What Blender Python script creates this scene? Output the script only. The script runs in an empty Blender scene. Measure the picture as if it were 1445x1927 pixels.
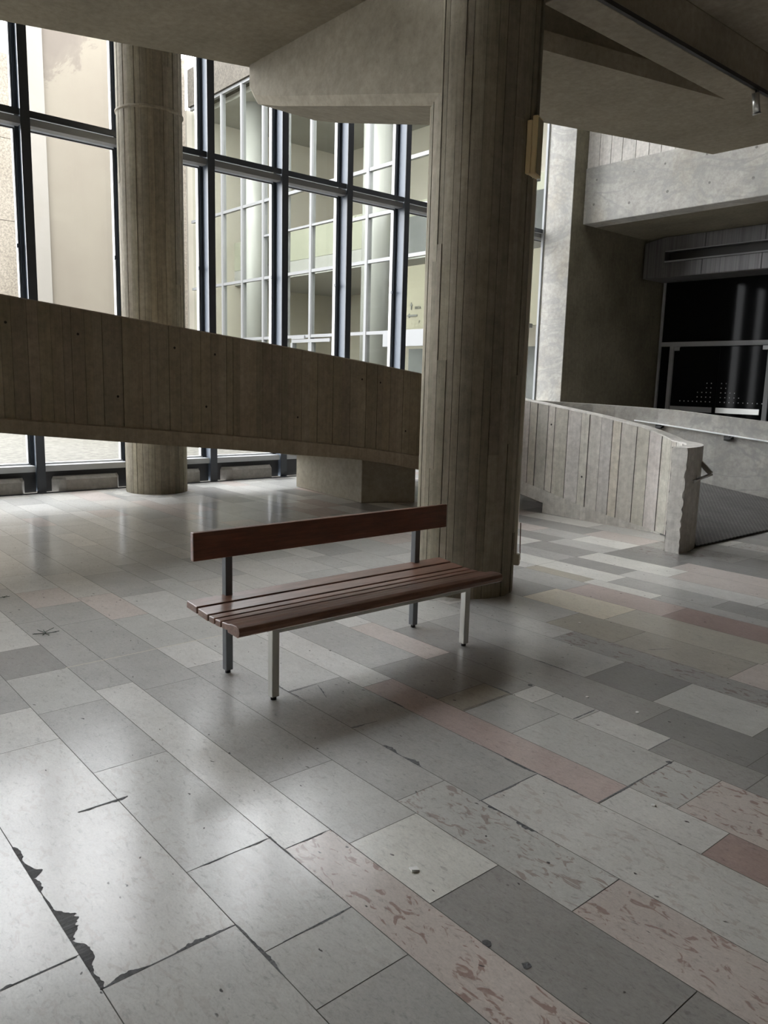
import bpy, bmesh, math, random
from mathutils import Vector, Matrix
random.seed(7)
scene = bpy.context.scene
col = scene.collection
PI = math.pi

# ------------------------------------------------------------------ helpers
class MB:
    """collects polygons; build() links them as ONE mesh object"""
    def __init__(self):
        self.v = []; self.f = []; self.c = []; self.p = []; self.sm = []
    def poly(self, pts, c=(1, 1, 1), p=(0, 0, 0), smooth=False):
        i = len(self.v); self.v += [tuple(q) for q in pts]
        self.f.append(list(range(i, i + len(pts)))); self.c.append(c); self.p.append(p); self.sm.append(smooth)
    def box(self, x0, x1, y0, y1, z0, z1, c=(1, 1, 1)):
        self.hull([(x0, y0), (x1, y0), (x1, y1), (x0, y1)], z0, z1, c)
    def hull(self, pl, z0, z1, c=(1, 1, 1)):
        """prism over a counter-clockwise plan polygon; z may be numbers or lists"""
        n = len(pl)
        if not isinstance(z0, (list, tuple)): z0 = [z0] * n
        if not isinstance(z1, (list, tuple)): z1 = [z1] * n
        b = [(pl[i][0], pl[i][1], z0[i]) for i in range(n)]; t = [(pl[i][0], pl[i][1], z1[i]) for i in range(n)]
        self.poly(b[::-1], c); self.poly(t, c)
        for i in range(n):
            j = (i + 1) % n; self.poly([b[i], b[j], t[j], t[i]], c)
    def cyl(self, a, b, r, n=12, c=(1, 1, 1), r2=None, caps=True):
        a = Vector(a); b = Vector(b); d = (b - a).normalized(); r2 = r if r2 is None else r2
        u = d.orthogonal().normalized(); w = d.cross(u)
        A = [a + (u * math.cos(2 * PI * i / n) + w * math.sin(2 * PI * i / n)) * r for i in range(n)]
        B = [b + (u * math.cos(2 * PI * i / n) + w * math.sin(2 * PI * i / n)) * r2 for i in range(n)]
        for i in range(n):
            j = (i + 1) % n; self.poly([A[i], A[j], B[j], B[i]], c, smooth=True)
        if caps: self.poly(A[::-1], c); self.poly(B, c)
    def tube(self, pts, r, n=8, c=(1, 1, 1)):
        for i in range(len(pts) - 1): self.cyl(pts[i], pts[i + 1], r, n, c)
    def build(self, name, mat, parent=None, bevel=0, merge=True):
        me = bpy.data.meshes.new(name); me.from_pydata(self.v, [], self.f)
        a = me.attributes.new('tone', 'FLOAT_COLOR', 'CORNER'); b = me.attributes.new('par', 'FLOAT_COLOR', 'CORNER')
        k = 0
        for fi, f in enumerate(self.f):
            for _ in f:
                a.data[k].color = (*self.c[fi], 1); b.data[k].color = (*self.p[fi], 1); k += 1
        me.polygons.foreach_set('use_smooth', self.sm)
        if merge:
            bm = bmesh.new(); bm.from_mesh(me)
            bmesh.ops.remove_doubles(bm, verts=bm.verts, dist=1e-5)
            bmesh.ops.recalc_face_normals(bm, faces=bm.faces)
            bm.to_mesh(me); bm.free()
        me.materials.append(mat); me.update()
        o = bpy.data.objects.new(name, me); col.objects.link(o)
        if parent: o.parent = parent
        if bevel:
            m = o.modifiers.new('Bevel', 'BEVEL'); m.width = bevel; m.segments = 2; m.limit_method = 'ANGLE'; m.angle_limit = 0.6
        return o

def tag(o, label=None, cat=None, group=None, kind=None):
    if label: o['label'] = label
    if cat: o['category'] = cat
    if group: o['group'] = group
    if kind: o['kind'] = kind
    return o

def thing(name, loc, label, cat, group=None, rz=0):
    o = bpy.data.objects.new(name, None); o.empty_display_size = .1; col.objects.link(o)
    o.location = loc; o.rotation_euler = (0, 0, rz)
    return tag(o, label, cat, group)

def struct(o): o['kind'] = 'structure'; return o

def lerp(tab, s):
    if s <= tab[0][0]: return tab[0][1]
    for (a, x), (b, y) in zip(tab, tab[1:]):
        if s <= b: return x + (y - x) * (s - a) / (b - a)
    (a, x), (b, y) = tab[-2:]; return y + (y - x) / (b - a) * (s - b)

def grey(t): return (t, t, t)

# ------------------------------------------------------------------ materials
def new_mat(name):
    m = bpy.data.materials.new(name); m.use_nodes = True
    nt = m.node_tree; b = nt.nodes['Principled BSDF']
    return m, nt, b
def node(nt, t, **kw):
    n = nt.nodes.new(t)
    for k, v in kw.items():
        if k.startswith('i_'): n.inputs[k[2:].replace('_', ' ')].default_value = v
        else: setattr(n, k, v)
    return n
def simple(name, color, rough=.5, metal=0, spec=.5):
    m, nt, b = new_mat(name)
    b.inputs['Base Color'].default_value = (*color, 1); b.inputs['Roughness'].default_value = rough
    b.inputs['Metallic'].default_value = metal; b.inputs['Specular IOR Level'].default_value = spec
    return m
def mixc(nt, a, b, fac, mode='MIX'):
    n = nt.nodes.new('ShaderNodeMix'); n.data_type = 'RGBA'; n.blend_type = mode
    for s, x in ((n.inputs[6], a), (n.inputs[7], b), (n.inputs[0], fac)):
        if hasattr(x, 'links'): nt.links.new(x, s)
        elif isinstance(x, (int, float)): s.default_value = x
        else: s.default_value = (*x, 1)
    return n.outputs[2]
def ramp(nt, src, stops):
    r = nt.nodes.new('ShaderNodeValToRGB'); nt.links.new(src, r.inputs[0])
    e = r.color_ramp.elements
    while len(e) < len(stops): e.new(.5)
    for x, (p, c) in zip(e, stops): x.position = p; x.color = (*c, 1) if isinstance(c, tuple) else (c, c, c, 1)
    return r.outputs[0]
def noise(nt, vec, scale, detail=5, rough=.6, stretch=None, dist=0):
    if stretch:
        mp = node(nt, 'ShaderNodeMapping'); mp.inputs['Scale'].default_value = stretch; nt.links.new(vec, mp.inputs[0]); vec = mp.outputs[0]
    n = node(nt, 'ShaderNodeTexNoise'); n.inputs['Scale'].default_value = scale; n.inputs['Detail'].default_value = detail
    n.inputs['Roughness'].default_value = rough; n.inputs['Distortion'].default_value = dist; nt.links.new(vec, n.inputs['Vector'])
    return n.outputs[0]

def concrete(name, base, dark, streak=True, rough=.8, bump=.25, stain=.5, spec=.25):
    m, nt, b = new_mat(name)
    tc = node(nt, 'ShaderNodeTexCoord').outputs['Object']
    big = noise(nt, tc, 1.1, 5, .6)
    fine = noise(nt, tc, 14, 6, .7)
    c = mixc(nt, dark, base, ramp(nt, big, [(.3, 0), (.68, 1)]))
    c = mixc(nt, c, mixc(nt, c, ramp(nt, fine, [(.25, .55), (.75, 1.25)]), 1, 'MULTIPLY'), .6)
    if streak:
        st = noise(nt, tc, 1, 6, .7, (28, 28, 1.2))
        c = mixc(nt, c, ramp(nt, st, [(.3, .72), (.7, 1.15)]), stain, 'MULTIPLY')
    pits = node(nt, 'ShaderNodeTexVoronoi'); pits.inputs['Scale'].default_value = 23; nt.links.new(tc, pits.inputs['Vector'])
    c = mixc(nt, c, ramp(nt, pits.outputs['Distance'], [(.05, .45), (.11, 1.0)]), .55, 'MULTIPLY')
    t = node(nt, 'ShaderNodeAttribute', attribute_name='tone').outputs['Color']
    c = mixc(nt, c, t, 1, 'MULTIPLY')
    nt.links.new(c, b.inputs['Base Color'])
    b.inputs['Roughness'].default_value = rough; b.inputs['Specular IOR Level'].default_value = spec
    bp = node(nt, 'ShaderNodeBump'); bp.inputs['Strength'].default_value = bump; bp.inputs['Distance'].default_value = .01
    nt.links.new(noise(nt, tc, 30, 6, .7, (3, 3, .6) if streak else None), bp.inputs['Height']); nt.links.new(bp.outputs[0], b.inputs['Normal'])
    return m

M = {}
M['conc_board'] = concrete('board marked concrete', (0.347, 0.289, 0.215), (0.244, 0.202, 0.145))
M['conc_col'] = concrete('column concrete', (0.348, 0.310, 0.243), (0.245, 0.215, 0.164), stain=.8)
M['conc_ramp_lit'] = concrete('window lit concrete', (0.736, 0.709, 0.663), (0.552, 0.524, 0.480))  # paler copy of the concrete, window light put into the colour
M['conc_smooth'] = concrete('smooth concrete', (0.369, 0.328, 0.257), (0.267, 0.236, 0.181), streak=False, bump=.12)
M['conc_pale'] = concrete('pale stained concrete', (0.451, 0.438, 0.404), (0.321, 0.308, 0.287), streak=False, bump=.12)
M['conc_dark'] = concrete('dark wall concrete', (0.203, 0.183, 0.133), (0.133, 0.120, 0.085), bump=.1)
def water_marks(m):
    nt = m.node_tree; b = nt.nodes['Principled BSDF']; src = b.inputs['Base Color'].links[0].from_socket
    tc = nt.nodes['Texture Coordinate'].outputs['Object']
    v = noise(nt, tc, .9, 4, .55, (.8, .8, 1.5), 1.6)
    c = mixc(nt, src, (.27, .27, .26), ramp(nt, v, [(.45, 0), (.49, .6), (.51, .5), (.545, 0)]))
    d = noise(nt, tc, 1.4, 4, .6, (1, 1, .5))
    c = mixc(nt, c, mixc(nt, c, (1.0, .93, .82), 1, 'MULTIPLY'), ramp(nt, d, [(.5, 0), (.66, .55)]))
    nt.links.new(c, b.inputs['Base Color'])
water_marks(M['conc_pale'])
M['conc_curb'] = concrete('curb concrete', (0.232, 0.221, 0.201), (0.174, 0.161, 0.143), streak=False)
M['steel_dark'] = simple('dark grey painted steel', (.022, .026, .033), .42)
M['steel_web'] = simple('sky lit web steel', (.10, .12, .15), .45)  # mullion webs: bluish sky light on the sides put into the colour
M['alu_dull'] = simple('dull grey aluminium', (.27, .275, .28), .6)
M['alu_white'] = simple('white aluminium', (.5, .51, .52), .4)
M['rail_white'] = simple('sky lit white rail', (.86, .87, .88), .35)  # whitened so the rail's sky-lit top shows as a bright line
M['rubber_black'] = simple('black gasket', (.012, .012, .013), .6)
M['chrome'] = simple('satin steel', (.62, .62, .60), .32, 1)
M['legsteel'] = simple('satin leg steel', (.62, .62, .58), .42, .45)
M['void'] = simple('unlit room black', (.012, .012, .012), .9)  # near black stands in for the missing light in the lobby
M['cream_plastic'] = simple('cream plastic', (.62, .58, .47), .5)
M['yellow_box'] = simple('yellowed plastic', (.78, .63, .36), .5)
M['yellow_dull'] = simple('dull olive plastic', (.30, .255, .15), .5)
M['cable'] = simple('brown cable', (.17, .07, .04), .5)
M['paper'] = simple('white paper', (.85, .85, .83), .7)
M['pine'] = simple('pine needles', (.035, .06, .045), .7)
M['black_metal'] = simple('black metal', (.02, .02, .02), .45)
M['ext_beige'] = None

def wood(name, c0, c1, rough, ax):
    m, nt, b = new_mat(name)
    tc = node(nt, 'ShaderNodeTexCoord').outputs['Object']
    n = noise(nt, tc, 1, 7, .65, (90, 3, 90), .3)
    c = ramp(nt, n, [(.3, c0), (.72, c1)])
    w = noise(nt, tc, 5, 4, .7, (4, 1, 4))
    c = mixc(nt, c, ramp(nt, w, [(.35, .72), (.7, 1.15)]), 1, 'MULTIPLY')
    nt.links.new(c, b.inputs['Base Color'])
    b.inputs['Roughness'].default_value = rough; b.inputs['Specular IOR Level'].default_value = .5
    bp = node(nt, 'ShaderNodeBump'); bp.inputs['Strength'].default_value = .08; bp.inputs['Distance'].default_value = .001
    nt.links.new(n, bp.inputs['Height']); nt.links.new(bp.outputs[0], b.inputs['Normal'])
    return m
M['wood_back'] = wood('red brown varnished wood', (.135, .043, .020), (.225, .076, .036), .30, 1)
M['wood_seat'] = wood('worn brown seat wood', (.16, .082, .058), (.33, .185, .138), .285, 1)

def glass(name, ior=1.45, tint=(1, 1, 1), haze=0.0, hazec=(1, 1, 1)):
    m, nt, b = new_mat(name)
    out = nt.nodes['Material Output']
    tr = node(nt, 'ShaderNodeBsdfTransparent'); tr.inputs[0].default_value = (*tint, 1)
    gl = node(nt, 'ShaderNodeBsdfGlossy'); gl.inputs['Roughness'].default_value = .02
    fr = node(nt, 'ShaderNodeFresnel'); fr.inputs[0].default_value = ior
    mx = node(nt, 'ShaderNodeMixShader')
    ge = node(nt, 'ShaderNodeNewGeometry'); mm = node(nt, 'ShaderNodeMath', operation='MULTIPLY_ADD'); mm.inputs[1].default_value = -1; mm.inputs[2].default_value = 1
    nt.links.new(ge.outputs['Backfacing'], mm.inputs[0]); m3 = node(nt, 'ShaderNodeMath', operation='MULTIPLY'); nt.links.new(mm.outputs[0], m3.inputs[0]); nt.links.new(fr.outputs[0], m3.inputs[1])
    nt.links.new(m3.outputs[0], mx.inputs[0]); nt.links.new(tr.outputs[0], mx.inputs[1]); nt.links.new(gl.outputs[0], mx.inputs[2])
    last = mx.outputs[0]
    if haze:
        df = node(nt, 'ShaderNodeBsdfDiffuse'); df.inputs[0].default_value = (*hazec, 1)
        m2 = node(nt, 'ShaderNodeMixShader'); m2.inputs[0].default_value = haze
        nt.links.new(last, m2.inputs[1]); nt.links.new(df.outputs[0], m2.inputs[2]); last = m2.outputs[0]
    nt.links.new(last, out.inputs[0]); nt.nodes.remove(b)
    return m
M['glass'] = glass('window glass')
M['glass_far'] = glass('far window glass', ior=1.0, tint=(.93, .94, .92))
M['glass_door'] = simple('dark door glass', (.006, .0065, .007), .06, 0, .05)  # opaque; the darkness of the lobby behind is put into the colour

def floor_mat():
    m, nt, b = new_mat('polished limestone tiles')
    tc = node(nt, 'ShaderNodeTexCoord').outputs['Object']
    tone = node(nt, 'ShaderNodeAttribute', attribute_name='tone').outputs['Color']
    par = node(nt, 'ShaderNodeAttribute', attribute_name='par').outputs['Color']
    sep = node(nt, 'ShaderNodeSeparateColor'); nt.links.new(par, sep.inputs[0])
    # every slab gets its own piece of the stone pattern
    off = node(nt, 'ShaderNodeVectorMath', operation='SCALE'); off.inputs[3].default_value = 37.0
    cmb = node(nt, 'ShaderNodeCombineXYZ'); nt.links.new(sep.outputs[1], cmb.inputs[0]); nt.links.new(sep.outputs[1], cmb.inputs[1]); nt.links.new(sep.outputs[1], cmb.inputs[2])
    nt.links.new(cmb.outputs[0], off.inputs[0])
    add = node(nt, 'ShaderNodeVectorMath', operation='ADD'); nt.links.new(tc, add.inputs[0]); nt.links.new(off.outputs[0], add.inputs[1])
    v = add.outputs[0]
    cloud = noise(nt, v, 3.2, 6, .65)
    c = mixc(nt, tone, ramp(nt, cloud, [(.25, .88), (.75, 1.10)]), 1, 'MULTIPLY')
    fl = noise(nt, v, 26, 5, .7, (1.0, 2.2, 1), .6)
    c = mixc(nt, c, ramp(nt, fl, [(.30, .66), (.43, .97), (.58, 1.0), (.74, 1.16)]), .9, 'MULTIPLY')
    gr = noise(nt, v, 95, 3, .7, (1, 1.6, 1))
    c = mixc(nt, c, ramp(nt, gr, [(.32, .84), (.5, 1.0), (.72, 1.07)]), .7, 'MULTIPLY')
    # pink brown fossil blotches on some slabs
    bl = noise(nt, v, 13, 3, .55, (1.0, 2.0, 1), 1.2)
    fac = ramp(nt, bl, [(.57, 0), (.63, 1)])
    mu = node(nt, 'ShaderNodeMath', operation='MULTIPLY'); nt.links.new(fac, mu.inputs[0]); nt.links.new(sep.outputs[0], mu.inputs[1])
    c = mixc(nt, c, mixc(nt, c, (.62, .50, .47), 1, 'MULTIPLY'), mu.outputs[0])
    # small dark pits and scratches
    vo = node(nt, 'ShaderNodeTexVoronoi'); vo.inputs['Scale'].default_value = 12; vo.inputs['Randomness'].default_value = 1
    dn = noise(nt, v, 9, 3, .6); dv = node(nt, 'ShaderNodeVectorMath', operation='ADD'); nt.links.new(v, dv.inputs[0])
    sc = node(nt, 'ShaderNodeVectorMath', operation='SCALE'); sc.inputs[3].default_value = .08; nt.links.new(dn, sc.inputs[0]); nt.links.new(sc.outputs[0], dv.inputs[1])
    mp = node(nt, 'ShaderNodeMapping'); mp.inputs['Scale'].default_value = (.7, 1.5, 1); mp.inputs['Rotation'].default_value = (0, 0, .5); nt.links.new(dv.outputs[0], mp.inputs[0])
    nt.links.new(mp.outputs[0], vo.inputs['Vector'])
    pit = ramp(nt, vo.outputs['Distance'], [(.05, 1), (.085, 0)])
    keep = ramp(nt, noise(nt, v, 7, 2, .5), [(.44, 0), (.5, 1)])
    pm = node(nt, 'ShaderNodeMath', operation='MULTIPLY'); nt.links.new(pit, pm.inputs[0]); nt.links.new(keep, pm.inputs[1])
    c = mixc(nt, c, (.09, .085, .08), pm.outputs[0])
    nt.links.new(c, b.inputs['Base Color'])
    rr = ramp(nt, noise(nt, tc, 1.4, 5, .6), [(.3, .285), (.7, .33)])
    rp = node(nt, 'ShaderNodeMath', operation='MULTIPLY_ADD'); nt.links.new(pm.outputs[0], rp.inputs[0]); rp.inputs[1].default_value = .5; nt.links.new(rr, rp.inputs[2])
    nt.links.new(rp.outputs[0], b.inputs['Roughness'])
    b.inputs['Specular IOR Level'].default_value = .18
    b.inputs['Coat Weight'].default_value = .5; b.inputs['Coat Roughness'].default_value = .16
    bp = node(nt, 'ShaderNodeBump'); bp.inputs['Strength'].default_value = .05; bp.inputs['Distance'].default_value = .01
    nt.links.new(noise(nt, v, 9, 4, .6), bp.inputs['Height']); nt.links.new(bp.outputs[0], b.inputs['Normal'])
    return m
M['floor'] = floor_mat()
M['grout'] = simple('dark grout', (.14, .135, .12), .8)
M['crack'] = concrete('broken stone edge', (.26, .265, .27), (.12, .12, .125), streak=False, bump=1.0)

def render_mat(name, c0, c1, scale, speck=None, stainy=False):
    m, nt, b = new_mat(name)
    tc = node(nt, 'ShaderNodeTexCoord').outputs['Object']
    c = ramp(nt, noise(nt, tc, scale, 6, .65), [(.3, c0), (.7, c1)])
    if speck:
        c = mixc(nt, c, ramp(nt, noise(nt, tc, speck, 3, .8), [(.4, .62), (.6, 1.12)]), .8, 'MULTIPLY')
    if stainy:
        gr = node(nt, 'ShaderNodeSeparateXYZ'); nt.links.new(tc, gr.inputs[0])
        # old water stain below the parapet of the plain wall, in the wall's own coordinates
        s = noise(nt, tc, .55, 6, .75, (1, 1, .9), 1.0)
        h = node(nt, 'ShaderNodeMapRange'); h.inputs['From Min'].default_value = 9.2; h.inputs['From Max'].default_value = 12.5; nt.links.new(gr.outputs[2], h.inputs[0])
        y = node(nt, 'ShaderNodeMapRange'); y.inputs['From Min'].default_value = 12.2; y.inputs['From Max'].default_value = 9.6; nt.links.new(gr.outputs[1], y.inputs[0])
        a = node(nt, 'ShaderNodeMath', operation='MULTIPLY'); nt.links.new(h.outputs[0], a.inputs[0]); nt.links.new(y.outputs[0], a.inputs[1])
        k = node(nt, 'ShaderNodeMath', operation='MULTIPLY_ADD'); nt.links.new(a.outputs[0], k.inputs[0]); k.inputs[1].default_value = .62; nt.links.new(s, k.inputs[2])
        c = mixc(nt, c, (.085, .072, .062), ramp(nt, k.outputs[0], [(.82, 0), (.87, .55), (1.0, .75)]))
    nt.links.new(c, b.inputs['Base Color']); b.inputs['Roughness'].default_value = .85; b.inputs['Specular IOR Level'].default_value = .2
    return m
M['ext_beige'] = render_mat('beige render', (0.131, 0.114, 0.092), (0.146, 0.131, 0.105), .4, None, True)
M['ext_pale'] = render_mat('pale pilaster render', (0.160, 0.149, 0.129), (0.176, 0.165, 0.147), .5)
M['ext_pebble'] = render_mat('pebbled panel', (0.161, 0.140, 0.112), (0.202, 0.180, 0.149), .6, 16)
M['ext_pave'] = render_mat('courtyard paving', (0.098, 0.094, 0.079), (0.122, 0.115, 0.101), .3, 6)
M['wing_fascia'] = render_mat('wing pebbled fascia', (0.063, 0.055, 0.044), (0.083, 0.075, 0.063), .6, 14)
M['ext_pebble_plain'] = render_mat('cream sign panel', (0.212, 0.198, 0.150), (0.242, 0.226, 0.173), .5)
M['wing_dark2'] = render_mat('grey wing panel', (0.090, 0.093, 0.090), (0.135, 0.138, 0.135), .8)
M['wing_wall'] = render_mat('wing interior paint', (0.365, 0.342, 0.289), (0.411, 0.382, 0.327), .5)
M['wing_conc'] = render_mat('wing inner parapet', (0.225, 0.225, 0.175), (0.270, 0.270, 0.217), .8)
M['wing_dark'] = render_mat('wing shaded ceiling', (0.320, 0.311, 0.284), (0.376, 0.369, 0.338), .5)
M['wing_white'] = simple('white round column', (.26, .257, .242), .35)
M['wing_frame'] = simple('pale painted frame', (.15, .152, .152), .4)
M['pipe'] = simple('pale pipe', (.62, .72, .72), .45)
M['sign_ink'] = simple('sign lettering', (.09, .09, .08), .6)

def mat_rubber():
    m, nt, b = new_mat('ribbed black rubber')
    tc = node(nt, 'ShaderNodeTexCoord').outputs['Object']
    vo = node(nt, 'ShaderNodeTexBrick'); vo.inputs['Scale'].default_value = 1; vo.offset = .5
    vo.inputs['Brick Width'].default_value = .05; vo.inputs['Row Height'].default_value = .04; vo.inputs['Mortar Size'].default_value = .006
    vo.inputs['Color1'].default_value = (.022, .021, .021, 1); vo.inputs['Color2'].default_value = (.035, .033, .033, 1); vo.inputs['Mortar'].default_value = (.13, .125, .12, 1)
    nt.links.new(tc, vo.inputs['Vector'])
    c = mixc(nt, vo.outputs['Color'], ramp(nt, noise(nt, tc, 3, 5, .7), [(.3, .7), (.7, 1.6)]), 1, 'MULTIPLY')
    nt.links.new(c, b.inputs['Base Color']); b.inputs['Roughness'].default_value = .5
    bp = node(nt, 'ShaderNodeBump'); bp.inputs['Strength'].default_value = .8; bp.inputs['Distance'].default_value = .006
    nt.links.new(vo.outputs['Fac'], bp.inputs['Height']); nt.links.new(bp.outputs[0], b.inputs['Normal'])
    return m
M['mat'] = mat_rubber()
def mat_duct():
    m, nt, b = new_mat('ribbed grey duct metal')
    tc = node(nt, 'ShaderNodeTexCoord').outputs['Object']
    n = noise(nt, tc, 1, 4, .6, (30, 1, .3))
    c = ramp(nt, n, [(.35, (.10, .098, .10)), (.65, (.165, .16, .16))])
    nt.links.new(c, b.inputs['Base Color']); b.inputs['Roughness'].default_value = .42; b.inputs['Metallic'].default_value = .35
    return m
M['duct'] = mat_duct()
M['duct_dark'] = simple('duct louvre', (.05, .047, .045), .5)

# ------------------------------------------------------------------ floor
L_ = (0.673, 0.659, 0.626); ML = (0.565, 0.559, 0.531); MM = (0.478, 0.471, 0.450); DM = (0.364, 0.352, 0.334); D_ = (0.276, 0.269, 0.259)
P_ = (0.552, 0.450, 0.417); PD = (0.404, 0.303, 0.276); PL = (0.633, 0.565, 0.524); C_ = (0.740, 0.673, 0.545); W_ = (0.800, 0.787, 0.733); BR = (0.390, 0.357, 0.296)
rowsY = [.25, .65, 1.05, 1.37, 1.57, 1.89, 2.15, 2.50, 2.71, 3.07, 3.27, 3.59, 4.00, 4.24, 4.63, 5.05, 5.41, 5.58, 5.88, 6.18, 6.54]
known = {   # row start -> [(x0, x1, colour, blotch)]
 .25: [(-3.0, -2.013, L_, .3), (-2.013, -.9, ML, .2)],
 .65: [(-4.6, -3.82, MM, 0), (-3.82, -3.40, L_, .1), (-3.40, -1.85, L_, .25), (-1.85, -.9, ML, .2)],
 1.05: [(-4.72, -4.25, DM, 0), (-4.25, -3.71, ML, 0), (-3.71, -3.0, MM, .1), (-3.0, -2.17, ML, .25), (-2.17, -1.70, ML, .2), (-1.70, -1.44, ML, .15), (-1.44, -.6, MM, .1)],
 1.37: [(-4.25, -3.84, MM, 0), (-3.84, -2.08, L_, .1), (-2.08, -.5, PL, 1)],
 1.57: [(-5.97, -5.5, PL, .1), (-5.5, -5.02, MM, 0), (-5.02, -4.25, MM, 0), (-4.25, -3.70, MM, 0), (-3.70, -2.50, MM, .2), (-2.50, -1.97, ML, .15), (-1.97, -1.56, W_, .1), (-1.56, -.85, DM, .15), (-.85, 0, DM, .1)],
 1.89: [(-5.6, -4.95, PL, .1), (-4.95, -4.25, ML, 0), (-4.25, -3.85, L_, .1), (-3.85, -2.08, MM, .15), (-2.08, -1.26, ML, .8), (-1.26, 0, PL, .9)],
 2.15: [(-6.2, -5.44, MM, 0), (-5.44, -4.71, L_, 0), (-4.71, -4.25, ML, 0), (-4.25, -3.24, ML, .1), (-3.24, -1.88, MM, .2), (-1.88, .2, L_, .35)],
 2.50: [(-6.4, -5.76, MM, 0), (-5.76, -5.0, ML, 0), (-5.0, -4.3, L_, 0), (-4.3, -3.05, L_, .1), (-3.05, -1.58, P_, .2), (-1.58, -1.16, L_, .1), (-1.16, -.3, PD, .1)],
 2.71: [(-4.9, -4.2, ML, 0), (-4.2, -3.235, MM, .1), (-3.235, -2.70, DM, .1), (-2.70, -2.51, BR, 0), (-2.51, -2.20, MM, 0), (-2.20, -1.585, ML, .2), (-1.585, -1.37, ML, 1), (-1.37, -.4, PL, 1)],
 3.07: [(-4.6, -3.9, L_, 0), (-3.9, -3.16, PL, .1), (-3.16, -2.51, DM, 0), (-2.51, -2.37, L_, 0), (-2.37, -2.10, ML, .1), (-2.10, -1.71, L_, .1), (-1.71, -1.27, DM, .2), (-1.27, -.5, DM, 0)],
 3.27: [(-4.5, -3.69, ML, 0), (-3.69, -1.89, DM, .1), (-1.89, -1.36, D_, 0), (-1.36, -.6, D_, 0)],
 3.59: [(-4.4, -3.69, ML, .1), (-3.69, -2.42, MM, .1), (-2.42, -2.0, D_, 0), (-2.0, -1.48, ML, .1), (-1.48, -.7, D_, 0)],
 4.00: [(-3.9, -2.96, MM, .3), (-2.96, -1.6, DM, .9), (-1.6, -.8, P_, .3)],
 4.24: [(-4.2, -3.2, MM, 0), (-3.2, -2.67, BR, .1), (-2.67, -1.92, (.43, .40, .345), .1), (-1.92, -1.0, PL, .1)],
 4.63: [(-4.5, -3.73, DM, 0), (-3.73, -3.0, C_, .1), (-3.0, -1.9, (.53, .50, .43), .1), (-1.9, -.8, PL, .1)],
 5.05: [(-4.35, -3.66, MM, .1), (-3.66, -2.8, P_, 0), (-2.8, -1.2, PD, 0)],
 5.41: [(-4.35, -3.73, (.46, .42, .34), 0), (-3.73, -3.10, W_, 0), (-3.10, -2.2, MM, 0), (-2.2, -1.6, ML, .1)],
 5.58: [(-4.35, -3.61, W_, 0), (-3.61, -2.7, MM, 0), (-2.7, -1.5, DM, .1)],
 5.88: [(-4.35, -3.7, DM, 0), (-3.7, -2.5, L_, .1), (-2.5, -1.4, ML, .1)],
 6.18: [(-4.35, -3.4, W_, 0), (-3.4, -2.2, PL, .1)],
}
fl_ = MB(); X0, X1, Y0, Y1 = -11.04, 9.0, -10.0, 17.4
ys = list(rowsY); rw = random.Random(3)
while ys[0] > Y0: ys.insert(0, ys[0] - rw.choice([.2, .26, .32, .36, .40]))
while ys[-1] < Y1: ys.append(ys[-1] + rw.choice([.2, .26, .32, .36, .40]))
G = .0016
def tile(x0, x1, y0, y1, c, bl):
    x0 = max(x0, X0); x1 = min(x1, X1); y0 = max(y0, Y0); y1 = min(y1, Y1)
    if x1 - x0 < .02 or y1 - y0 < .02: return
    k = rw.uniform(.97, 1.03)
    fl_.poly([(x0 + G, y0 + G, 0), (x1 - G, y0 + G, 0), (x1 - G, y1 - G, 0), (x0 + G, y1 - G, 0)], tuple(q * k for q in c), (bl, rw.random(), 0))
LM = (.62, .60, .56); pal = [L_, ML, ML, LM, ML, ML, PL, LM, L_, MM]
palr = [L_, ML, MM, DM, PL, P_, W_, ML, D_, PL]
for i in range(len(ys) - 1):
    y0, y1 = ys[i], ys[i + 1]
    segs = []
    kn = next((v for k, v in known.items() if abs(k - y0) < 1e-6), [])
    a, b = (kn[0][0], kn[-1][1]) if kn else (-4.3, -4.3)
    segs += kn
    x = a
    while x > X0:
        n = x - rw.uniform(.45, 1.0)
        if n < X0 + .25: n = X0
        segs.append((n, x, rw.choice(pal if y0 < 5 else palr[:8]), rw.choice([0, 0, .1, .2]))); x = n
    x = b
    while x < X1:
        n = x + rw.uniform(.5, 1.5)
        segs.append((x, n, rw.choice(palr), rw.choice([0, .1, .3, 1]))); x = n
    for s in segs: tile(s[0], s[1], y0, y1, s[2], s[3])
floor = struct(fl_.build('floor', M['floor'], merge=False))
g = MB(); g.box(X0, X1, Y0, Y1, -.3, -.0015); g.build('floor_bed', M['grout'], floor)

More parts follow.
